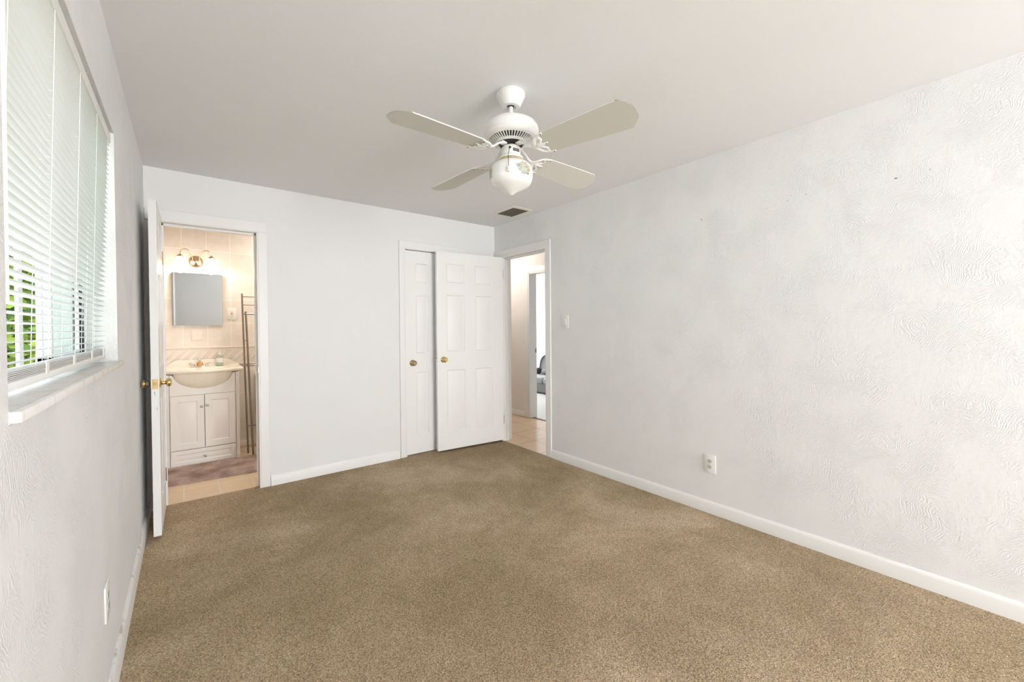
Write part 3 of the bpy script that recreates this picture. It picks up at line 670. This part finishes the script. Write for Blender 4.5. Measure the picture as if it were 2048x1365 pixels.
# ------------------------------------------------------------------ switches and outlets
def plate(mb, w_, h_, t=.006): mb.box((-w_/2, -h_/2, 0), (w_/2, h_/2, t), .0025, 0, seg=2)
def frame_for(p, nrm): 
    n = Vector(nrm); u = Vector((0, 0, 1)); r = u.cross(n); M_ = Matrix((r, u, n)).transposed().to_4x4(); M_.translation = p; return M_
def outlet(label, p, nrm, rot=0, m=M_plastic, face=None, w_=.078, h_=.122):
    t = thing('wall_outlet', label, 'outlet', p); M_ = frame_for(Vector((0, 0, 0)), nrm) @ Matrix.Rotation(rot, 4, 'Z')
    mb = MB(M_); plate(mb, w_, h_); mb.build('cover_plate', m, t)
    for sg in (-1, 1):
        mb = MB(M_); 
        poly = [(.0165*math.cos(a), sg*.0195+.0165*math.sin(a)*.86) for a in [2*PI*k/20 for k in range(20)]]
        mb.prism(poly, .004, .0075); rc = mb.build('receptacle', face or m, t)
        mb = MB(M_)
        mb.box((-.0075, sg*.0195-.001, .0074), (-.0052, sg*.0195+.008, .0080)); mb.box((.0052, sg*.0195-.001, .0074), (.0075, sg*.0195+.006, .0080)); mb.lathe([(0, .0074), (.0024, .0074), (.0024, .0080), (0, .0080)], (0, sg*.0195-.0075, 0), 'Z', 10)
        mb.build('slots', M_slot, rc)
    MB(M_).lathe([(0, .0058), (.003, .0058), (.0028, .0070), (0, .0072)], (0, 0, 0), 'Z', 12).build('screw', M_nickel, t)
    return t
M_recept = mat('grimy_receptacle', (.60, .59, .55), .4)
outlet('white duplex outlet with grey sockets low on the textured bedroom wall', (XR, 1.382, .338), (-1, 0, 0), 0, M_plastic, M_recept)
outlet('white duplex outlet set crooked low on the window wall', (XL, 1.915, .385), (1, 0, 0), math.radians(3), M_plastic, M_recept)
sw = thing('light_switch', 'white rocker light switch with a narrow paddle beside the bedroom doorway', 'light switch', (XR, 2.746, 1.333)); M_ = frame_for(Vector((0, 0, 0)), (-1, 0, 0))
mb = MB(M_); plate(mb, .080, .125); mb.build('cover_plate', M_plastic, sw)
mb = MB(M_); mb.box((-.013, -.033, .005), (.013, .033, .0085), .001); mb.box((-.0105, -.026, .0083), (.0105, .028, .0115), .0015); mb.build('rocker', M_plastic, sw)
mb = MB(M_); mb.box((-.0105, -.0325, .0084), (.0105, -.0275, .0090)); mb.build('dimmer_slide', M_recept, sw)
for z in (-.046, .046): MB(M_).lathe([(0, .0058), (.003, .0058), (.0028, .0072), (0, .0074)], (0, z, 0), 'Z', 10).build('screw', M_slot, sw)
hs = thing('light_switch', 'small toggle light switch on the warm hall wall beyond the doorway', 'light switch', (HX, 4.855, 1.28)); 
mb = MB(M_); plate(mb, .072, .118); mb.build('cover_plate', M_ivory, hs)
mb = MB(M_); mb.box((-.005, -.012, .005), (.005, .012, .0065)); mb.box((-.0035, 0, .006), (.0035, .010, .017), .001); mb.build('toggle', M_recept, hs)
for z in (-.032, .032): MB(M_).lathe([(0, .0058), (.003, .0058), (.0028, .0072), (0, .0074)], (0, z, 0), 'Z', 10).build('screw', M_slot, hs)

# ------------------------------------------------------------------ bathroom
# raised border course and picture tile on the tiled wall
mb = MB(); z0, z1 = .915, 1.092
mb.box((-.32, BY-.006, z0), (1.5, BY, z1), .002); mb.box((-.32, BY-.016, 1.088), (1.5, BY, 1.104), .005, seg=2); mb.box((-.32, BY-.009, .907), (1.5, BY, .916), .002)
x = -.30
while x < 1.45:
    zc = z0+.085
    for dx in (0, .024): mb.tube([(x+dx-.060, BY-.006, zc-.055), (x+dx-.01, BY-.0105, zc-.006), (x+dx+.045, BY-.006, zc+.06)], [.003, .0065, .003], 8)
    x += .075
mb.build('tile_border', M_border, bw)['label'] = 'raised leaf-pattern tile border'
mb = MB(); 
cx, cz = .088, 1.228
for o, d in ((.048, .004), (.040, .007), (.032, .004)): mb.box((cx-o, BY-d, cz-o*1.25), (cx+o, BY, cz+o*1.25), .0015)
for k in range(7): 
    a = 2*PI*k/7; mb.ball((cx+.011*math.cos(a), BY-.004, cz+.015*math.sin(a)), .008, 8, 0, (1, .35, 1.2))
mb.build('picture_tile', M_border, bw)['label'] = 'embossed picture tile'

VY, VX0, VX1 = 4.950, -.160, .412     # vanity front and sides
vc = (VX0+VX1)/2
va = thing('bathroom_vanity', 'white bathroom vanity with two panelled doors under the cream belly-front basin', 'vanity', (vc, VY, -.01))
off = Vector((vc, VY, -.01))
VF = VY
mb = MBo(); mb.box((VX0+.012, VF+.012, -.01), (VX1-.012, BY-.02, .70)); 
mb.box((VX0+.03, VF+.004, .155), (VX1-.03, VF+.02, .165)); mb.build('carcass', M_thermo, va)
# apron with the half-round cut for the bowl
ax0, ax1 = VX0+.033, VX1-.033; N = 28; bc, bw_ = .128, .228
mb = MBo(); lo, hi = [], []
for k in range(N+1):
    xx = ax0+(ax1-ax0)*k/N; u = (xx-bc)/bw_; zt = .862 if abs(u) >= 1 else .862-.138*math.sqrt(1-u*u)
    lo.append((xx, .668)); hi.append((xx, zt))
for y in (VF-.002, VF+.014):
    pass
F_ = [mb.b.verts.new((x_, VF, z_)) for x_, z_ in lo]; G_ = [mb.b.verts.new((x_, VF, z_)) for x_, z_ in hi]
F2 = [mb.b.verts.new((x_, VF+.016, z_)) for x_, z_ in lo]; G2 = [mb.b.verts.new((x_, VF+.016, z_)) for x_, z_ in hi]
for k in range(N):
    for q in ((F_[k], F_[k+1], G_[k+1], G_[k]), (F2[k], G2[k], G2[k+1], F2[k+1]), (G_[k], G_[k+1], G2[k+1], G2[k]), (F_[k], F2[k], F2[k+1], F_[k+1])): mb.b.faces.new(q)
mb.b.faces.new((F_[0], G_[0], G2[0], F2[0])); mb.b.faces.new((F_[N], F2[N], G2[N], G_[N]))
mb.build('apron', M_thermo, va, smooth=20)
for sx in (VX0, VX1-.030):
    mb = MBo(); mb.box((sx, VF-.004, -.01), (sx+.030, BY-.02, .865), .003)
    for k in range(3): mb.box((sx+.005+k*.0075, VF-.0065, .10), (sx+.010+k*.0075, VF-.003, .79), .0015)
    mb.box((sx-.001, VF-.007, -.008), (sx+.031, VF+.01, .045), .003); mb.box((sx-.001, VF-.007, .83), (sx+.031, VF+.01, .865), .003); mb.build('pilaster', M_thermo, va, smooth=25)
DR = [(0, 0), (.001, 0), (.006, -.000), (.010, .004), (.020, .004), (.040, -.001)]
dm = .131
def cab_front(name, x0, x1, z0, z1, b):
    M_ = Matrix.Translation((x0, VF-.016, z0))
    mb = door_leaf(x1-x0, z1-z0, .016, [(b, x1-x0-b)], [(b*1.05, z1-z0-b*1.05)], [(0, 0), (.007, .005), (.014, .005), (.034, .0005)], two=False, M=M_)
    bmesh.ops.transform(mb.b, matrix=M_, verts=mb.b.verts[:]); mb.M = None
    bmesh.ops.translate(mb.b, vec=-off, verts=mb.b.verts[:])
    return mb.build(name, M_thermo, va, smooth=25)
def cab_knob(p, par):
    mb = MBo(); mb.lathe([(0, 0), (.006, 0), (.005, -.010), (.009, -.015), (.0125, -.020), (.011, -.026), (.005, -.029), (0, -.0295)], p, 'Y', 20)
    mb.build('knob', M_nickel, par)
dl = cab_front('door', ax0+.002, dm-.003, .160, .664, .052); cab_knob((.1085, VF-.016, .553), dl)
dr = cab_front('door', dm+.003, ax1-.002, .160, .664, .052); cab_knob((.1535, VF-.016, .560), dr)
dw = cab_front('drawer', ax0+.002, ax1-.002, .008, .152, .034); cab_knob((.132, VF-.016, .080), dw)
# basin top with belly front, bowl and splashback
mb = MBo(); N = 40; cx0, cx1 = -.185, .446; zt = .905; th = .034
def front(x):
    u = (x-.13)/.315; return VF-.012 - .085*max(0, 1-(u/.86)**2)**.8
xs = [cx0+(cx1-cx0)*k/N for k in range(N+1)]
rows = []
bcx, bcy, brx, bry = .13, 5.085, .20, .135
for k in range(N+1):
    xx = xs[k]; f = front(xx); R = [(xx, BY-.02, zt-th), (xx, f+.012, zt-th), (xx, f+.003, zt-th+.006), (xx, f, zt-th*.5), (xx, f+.003, zt-.006), (xx, f+.012, zt)]
    for q in range(17):
        yy = f+.02+(BY-.04-f-.02)*q/16; dd = ((xx-bcx)/brx)**2+((yy-bcy)/bry)**2
        R.append((xx, yy, zt-(.11*(1-dd)**.6 if dd < 1 else 0)))
    R.append((xx, BY-.02, zt)); rows.append(R)
mb.ring(rows); 
mb.build('basin_top', M_marble_top, va, smooth=55)
mb = MBo(); rows = []
for k in range(13):     # underside belly of the bowl, seen below the rim
    a = PI*.5*k/12; s_r = math.cos(a); zz = .872-.158*math.sin(a)
    rows.append([(bc+(bw_+.006)*s_r*math.cos(t), VF+.03-(.092*s_r)*max(0, math.sin(t))**.9 if math.sin(t) > 0 else VF+.03+.02*s_r*abs(math.sin(t)), zz) for t in [2*PI*j/48 for j in range(48)]])
mb.ring(rows); mb.build('bowl', M_marble_top, va, smooth=60)
mb = MBo()
poly = [(cx0, zt-.004), (cx1, zt-.004), (cx1, zt+.012), (cx1-.02, zt+.020), (cx1-.06, zt+.045), (cx1-.085, zt+.066), (cx1-.11, zt+.072), (cx0+.11, zt+.072), (cx0+.085, zt+.066), (cx0+.06, zt+.045), (cx0+.02, zt+.020), (cx0, zt+.012)]
mb.ring([[(x_, BY-.018, z_) for x_, z_ in poly], [(x_, BY-.036, z_) for x_, z_ in poly]]); mb.build('splashback', M_marble_top, va, smooth=25)
fc = thing('basin_faucet', 'small two-handle basin faucet with an amber centre on the cream basin', 'faucet', (.108, 5.285, zt+.001))
mb = MB(); mb.box((-.075, -.022, 0), (.075, .022, .010), .004, seg=2); mb.build('deck_plate', M_chrome, fc)
mb = MB(); mb.lathe([(0, .008), (.028, .008), (.026, .035), (.020, .046), (.0, .048)], (0, 0, 0), 'Z', 20); mb.tube([(0, 0, .034), (0, -.045, .046), (0, -.085, .044), (0, -.102, .030)], [.014, .012, .011, .010], 12); mb.build('spout', M_amber, fc)
MB().lathe([(0, .046), (.009, .046), (.009, .062), (.013, .068), (.012, .078), (0, .08)], (0, 0, 0), 'Z', 16).build('lift_knob', M_chrome, fc)
for sg in (-1, 1):
    mb = MB(); mb.lathe([(0, .008), (.014, .008), (.012, .026), (.0, .028)], (sg*.055, 0, 0), 'Z', 16); mb.tube([(sg*.055, 0, .026), (sg*.070, -.006, .036), (sg*.090, -.014, .034)], [.006, .006, .005], 8); mb.build('handle', M_chrome, fc)
so = thing('soap_bottle', 'clear pump bottle with a white label standing at the back of the basin', 'soap bottle', (.272, 5.275, zt+.001))
MB().lathe([(0, 0), (.030, 0), (.033, .004), (.033, .085), (.030, .100), (.020, .112), (.013, .117), (0, .117)], (0, 0, 0), 'Z', 28).build('body', M_clear, so)
MB().lathe([(.0335, .034), (.0337, .035), (.0337, .084), (.0335, .085)], (0, 0, 0), 'Z', 28, cap=(False, False)).build('label', M_paper, so)
MB().lathe([(.0335, .006), (.0336, .007), (.0336, .030), (.0335, .031)], (0, 0, 0), 'Z', 28, cap=(False, False)).build('soap_level', M_green, so)
mb = MB(); mb.lathe([(0, .116), (.014, .116), (.014, .132), (.006, .134), (.005, .150), (.011, .152), (.011, .160), (0, .161)], (0, 0, 0), 'Z', 20); mb.tube([(0, 0, .156), (-.02, -.02, .156), (-.03, -.03, .152)], .0045, 8); mb.build('pump', M_plastic, so)

mi_ = thing('bathroom_mirror', 'square frameless mirror on the tiled wall above the basin', 'mirror', (.101, BY, 1.597))
MB().ring([[(-.207, -.0195, -.267), (.207, -.0195, -.267), (.207, 0, -.267), (-.207, 0, -.267)], [(-.207, -.0395, .267), (.207, -.0395, .267), (.207, 0, .267), (-.207, 0, .267)]]).build('backing', M_nickel, mi_); MB(Matrix.Translation((0, -.0225, -.268)) @ Matrix.Rotation(math.radians(2.2), 4, 'X')).box((-.208, -.0025, 0), (.208, .0025, .536), .0015).build('mirror_glass', M_mirror, mi_)

sc_ = thing('wall_sconce', 'brass two-arm wall light with lit bell shades over the bathroom mirror', 'wall light', (.090, BY, 1.990))
MB().lathe([(0, 0), (.060, 0), (.060, -.006), (.052, -.016), (.034, -.024), (.020, -.028), (.012, -.036), (0, -.038)], (0, 0, 0), 'Y', 40).build('back_plate', M_sconce_brass, sc_)
for sg in (-1, 1):
    pts = [(sg*.022, -.020, -.005), (sg*.030, -.040, .030), (sg*.040, -.070, .070), (sg*.060, -.100, .098), (sg*.085, -.115, .106), (sg*.110, -.120, .096), (sg*.124, -.120, .072), (sg*.127, -.120, .046)]
    # smooth the arm
    sm = []
    for i in range(len(pts)-1):
        a, b2 = Vector(pts[i]), Vector(pts[i+1]); p0 = Vector(pts[max(i-1, 0)]); p3 = Vector(pts[min(i+2, len(pts)-1)])
        for t in (0, .33, .66): sm.append(.5*((2*a)+(b2-p0)*t+(2*p0-5*a+4*b2-p3)*t*t+(3*a-p0-3*b2+p3)*t**3))
    sm.append(Vector(pts[-1])); MB().tube(sm, .0048, 10).build('arm', M_sconce_brass, sc_)
    c = (sg*.127, -.120, 0)
    MB().lathe([(0, .052), (.010, .052), (.014, .046), (.016, .040), (.024, .037), (.027, .030), (.027, .024), (.0, .024)], c, 'Z', 28).build('socket_cup', M_sconce_brass, sc_)
    mb = MB(); prof = [(.024, .026), (.030, .018), (.040, -.004), (.050, -.034), (.058, -.060), (.066, -.080), (.074, -.092)]
    mb.lathe(prof, c, 'Z', 36, cap=(False, False)); sd = mb.build('bell_shade', M_emit, sc_, smooth=60); sd['label'] = 'lit frosted glass bell'
    l = lamp('bulb', 'POINT', (0, 0, 0), None, 3.0, (1, .91, .81), shadow_soft_size=.03); l.parent = sc_; l.location = (c[0], c[1], -.100)
gf = thing('wall_outlet', 'ivory safety outlet on the bathroom tile beside the mirror', 'outlet', (.392, BY, 1.452)); M_ = frame_for(Vector((0, 0, 0)), (0, -1, 0))
mb = MB(M_); plate(mb, .082, .130); mb.build('cover_plate', M_ivory, gf)
mb = MB(M_); mb.box((-.0165, -.033, .005), (.0165, .033, .0085), .0015); mb.build('receptacle', M_ivory, gf)
mb = MB(M_)
for sg in (-1, 1): mb.box((-.0085, sg*.021-.003, .0083), (-.006, sg*.021+.005, .0089)); mb.box((.006, sg*.021-.003, .0083), (.0085, sg*.021+.004, .0089)); mb.lathe([(0, .0083), (.003, .0083), (.003, .0089), (0, .0089)], (0, sg*.021-.008*1, 0), 'Z', 10)
mb.box((-.008, -.0055, .0084), (.008, -.0005, .0098), .0005); mb.build('slots', M_slot, gf)
mb = MB(M_); mb.box((-.008, .001, .0084), (.008, .006, .0098), .0005); mb.build('reset_button', M_red, gf)

# bath rug with a fuzzy, rounded edge
mb = MB(); NX, NY = 60, 40
rx0, rx1, ry0, ry1 = -.30, .575, 4.385, 4.915
vs = []
for j in range(NY+1):
    row = []
    for i in range(NX+1):
        x_, y_ = rx0+(rx1-rx0)*i/NX, ry0+(ry1-ry0)*j/NY
        e = min(x_-rx0, rx1-x_, y_-ry0, ry1-y_); hgt = .030*min(1, max(0, e/.03))**.5 + .004*mnoise.noise((x_*45, y_*45, 0))
        y2 = y_ - .09*(x_-.2)*(1-j/NY)*.9
        row.append(mb.b.verts.new((x_-.3, y2-4.6, max(0.0005, hgt))))
    vs.append(row)
for j in range(NY):
    for i in range(NX): mb.b.faces.new((vs[j][i], vs[j][i+1], vs[j+1][i+1], vs[j+1][i]))
ru = mb.build('bath_rug', M_rug, smooth=80); ru.location = (.3, 4.6, -.010); tag(ru, 'mauve-brown shag rug on the tile in front of the vanity', 'rug')

# over-toilet tube rack
rk = thing('towel_rack', 'tall bronze tube rack standing beside the vanity', 'rack', (.7, 5.02, -.01))
def T(name, a, b_, r, lab=None):
    o = Vector((.7, 5.02, -.01)); mb = MB(); mb.tube([Vector(a)-o, Vector(b_)-o], r, 10); return mb.build(name, M_bronze, rk)
xb0, xb1 = .462, .492
for dx in (0, .52):
    T('back_post', (.461+dx, 5.11, 1.655), (.493+dx, 5.09, -.008), .0085); T('front_post', (.478+dx, 4.97, 1.465), (.523+dx, 4.94, -.008), .0095)
for zz in (1.625, 1.54): T('rail', (.463, 5.11, zz), (.982, 5.11, zz), .0055)
for zz in (1.440, .915): T('shelf_rail', (.478, 4.968, zz), (1.0, 4.968, zz), .0085)
T('shelf_rail', (.476, 5.10, .925), (.995, 5.10, .925), .0065)
for zz in (1.440, 1.17, .92): T('side_rail', (.467, 5.11, zz), (.480, 4.965, zz), .005); T('side_rail', (.987, 5.11, zz), (1.0, 4.965, zz), .005)
T('rail', (.49, 5.09, .275), (1.01, 5.09, .275), .0055)
for k in range(3):
    pass
to = thing('toilet', 'white toilet half hidden behind the bathroom door jamb', 'toilet', (.79, 5.39, -.01))
mb = MB(); mb.box((-.19, -.175, .39), (.19, -.005, .78), .02, seg=3); mb.build('tank', M_porc, to, smooth=40)
mb = MB(); mb.box((-.20, -.19, .782), (.20, -.002, .822), .014, seg=3); mb.build('tank_lid', M_porc, to, smooth=40)
mb = MB(); mb.ring([[(wx*math.cos(t), -.40+wy*math.sin(t), z_) for t in [2*PI*k/32 for k in range(32)]] for wx, wy, z_ in ((.10, .16, 0), (.10, .16, .10), (.12, .18, .22), (.17, .22, .34), (.185, .235, .39))]); mb.build('bowl', M_porc, to, smooth=50)
mb = MB(); mb.ring([[(wx*math.cos(t), -.40+wy*math.sin(t), z_) for t in [2*PI*k/32 for k in range(32)]] for wx, wy, z_ in ((.18, .235, .392), (.188, .242, .40), (.18, .235, .425), (.05, .06, .43))]); mb.build('seat_lid', M_porc, to, smooth=50)

# ------------------------------------------------------------------ far room: low sofa with its cushions
sf = thing('sofa', 'low grey velvet sofa in the bright room beyond the hall', 'sofa', (5.85, 5.8, -.002))
Ly0, Ly1 = -.95, .92
mb = MB(); mb.box((-.53, Ly0, .03), (.42, Ly1, .205), .02, seg=2); mb.build('base', M_sofa, sf)
mb = MB(); mb.box((-.56, Ly0, .205), (.20, 0.0-.005, .315), .035, seg=4); mb.build('seat_cushion', M_sofa_l, sf, smooth=50)
mb = MB(); mb.box((-.56, .005, .205), (.20, Ly1, .315), .035, seg=4); mb.build('seat_cushion', M_sofa_l, sf, smooth=50)
for y0, y1 in ((Ly0, -.005), (.005, Ly1)):
    prof = []
    mb = MB(); W = (y1-y0)/2; yc = (y0+y1)/2; rings = []
    for t, dx in ((0, 0), (.03, -.04), (.15, -.06), (.2, -.02)):
        pass
    outl = []
    rr = .16
    outl = [(y0, .24)] + [(y0+rr-rr*math.cos(a), .685-rr+rr*math.sin(a)) for a in [PI/2*k/8 for k in range(9)]] + [(y1-rr+rr*math.sin(a), .685-rr+rr*math.cos(a)) for a in [PI/2*k/8 for k in range(9)]] + [(y1, .24)]
    def sec(x_, inset): return [(x_ + (z_-.24)*.22, yc+(y_-yc)*(1-inset), .24+(z_-.24)*(1-inset)) for y_, z_ in outl]
    mb.ring([sec(.18, .05), sec(.155, .01), sec(.16, 0), sec(.28, 0), sec(.30, .03)]); mb.build('backrest', M_sofa, sf, smooth=50)
for y in (Ly0+.1, Ly1-.1):
    for x_ in (-.45, .34): MB().lathe([(.018, 0), (.022, .03), (.022, .035)], (x_, y, 0), 'Z', 12).build('leg', M_black, sf)
bo_ = MB().lathe([(0, -.20), (.052, -.198), (.060, -.185), (.060, .185), (.052, .198), (0, .20)], (0, 0, 0), 'Y', 24).build('bolster_cushion', mat('grey_bolster', (.17, .175, .18), .8), None, smooth=50)
bo_.location = (5.70, 6.02, .374); tag(bo_, 'small grey bolster cushion lying on the sofa seat', 'cushion')
bb = MB().ball((0, 0, 0), .075, 16, 0, (1, 1.15, .9)).ball((.02, .10, .0), .06, 14, 0, (1, 1, .8)).build('black_cushion', M_black, None, smooth=60)
bb.location = (5.70, 6.36, .382); tag(bb, 'small black cushion on the sofa beside the grey bolster', 'cushion')
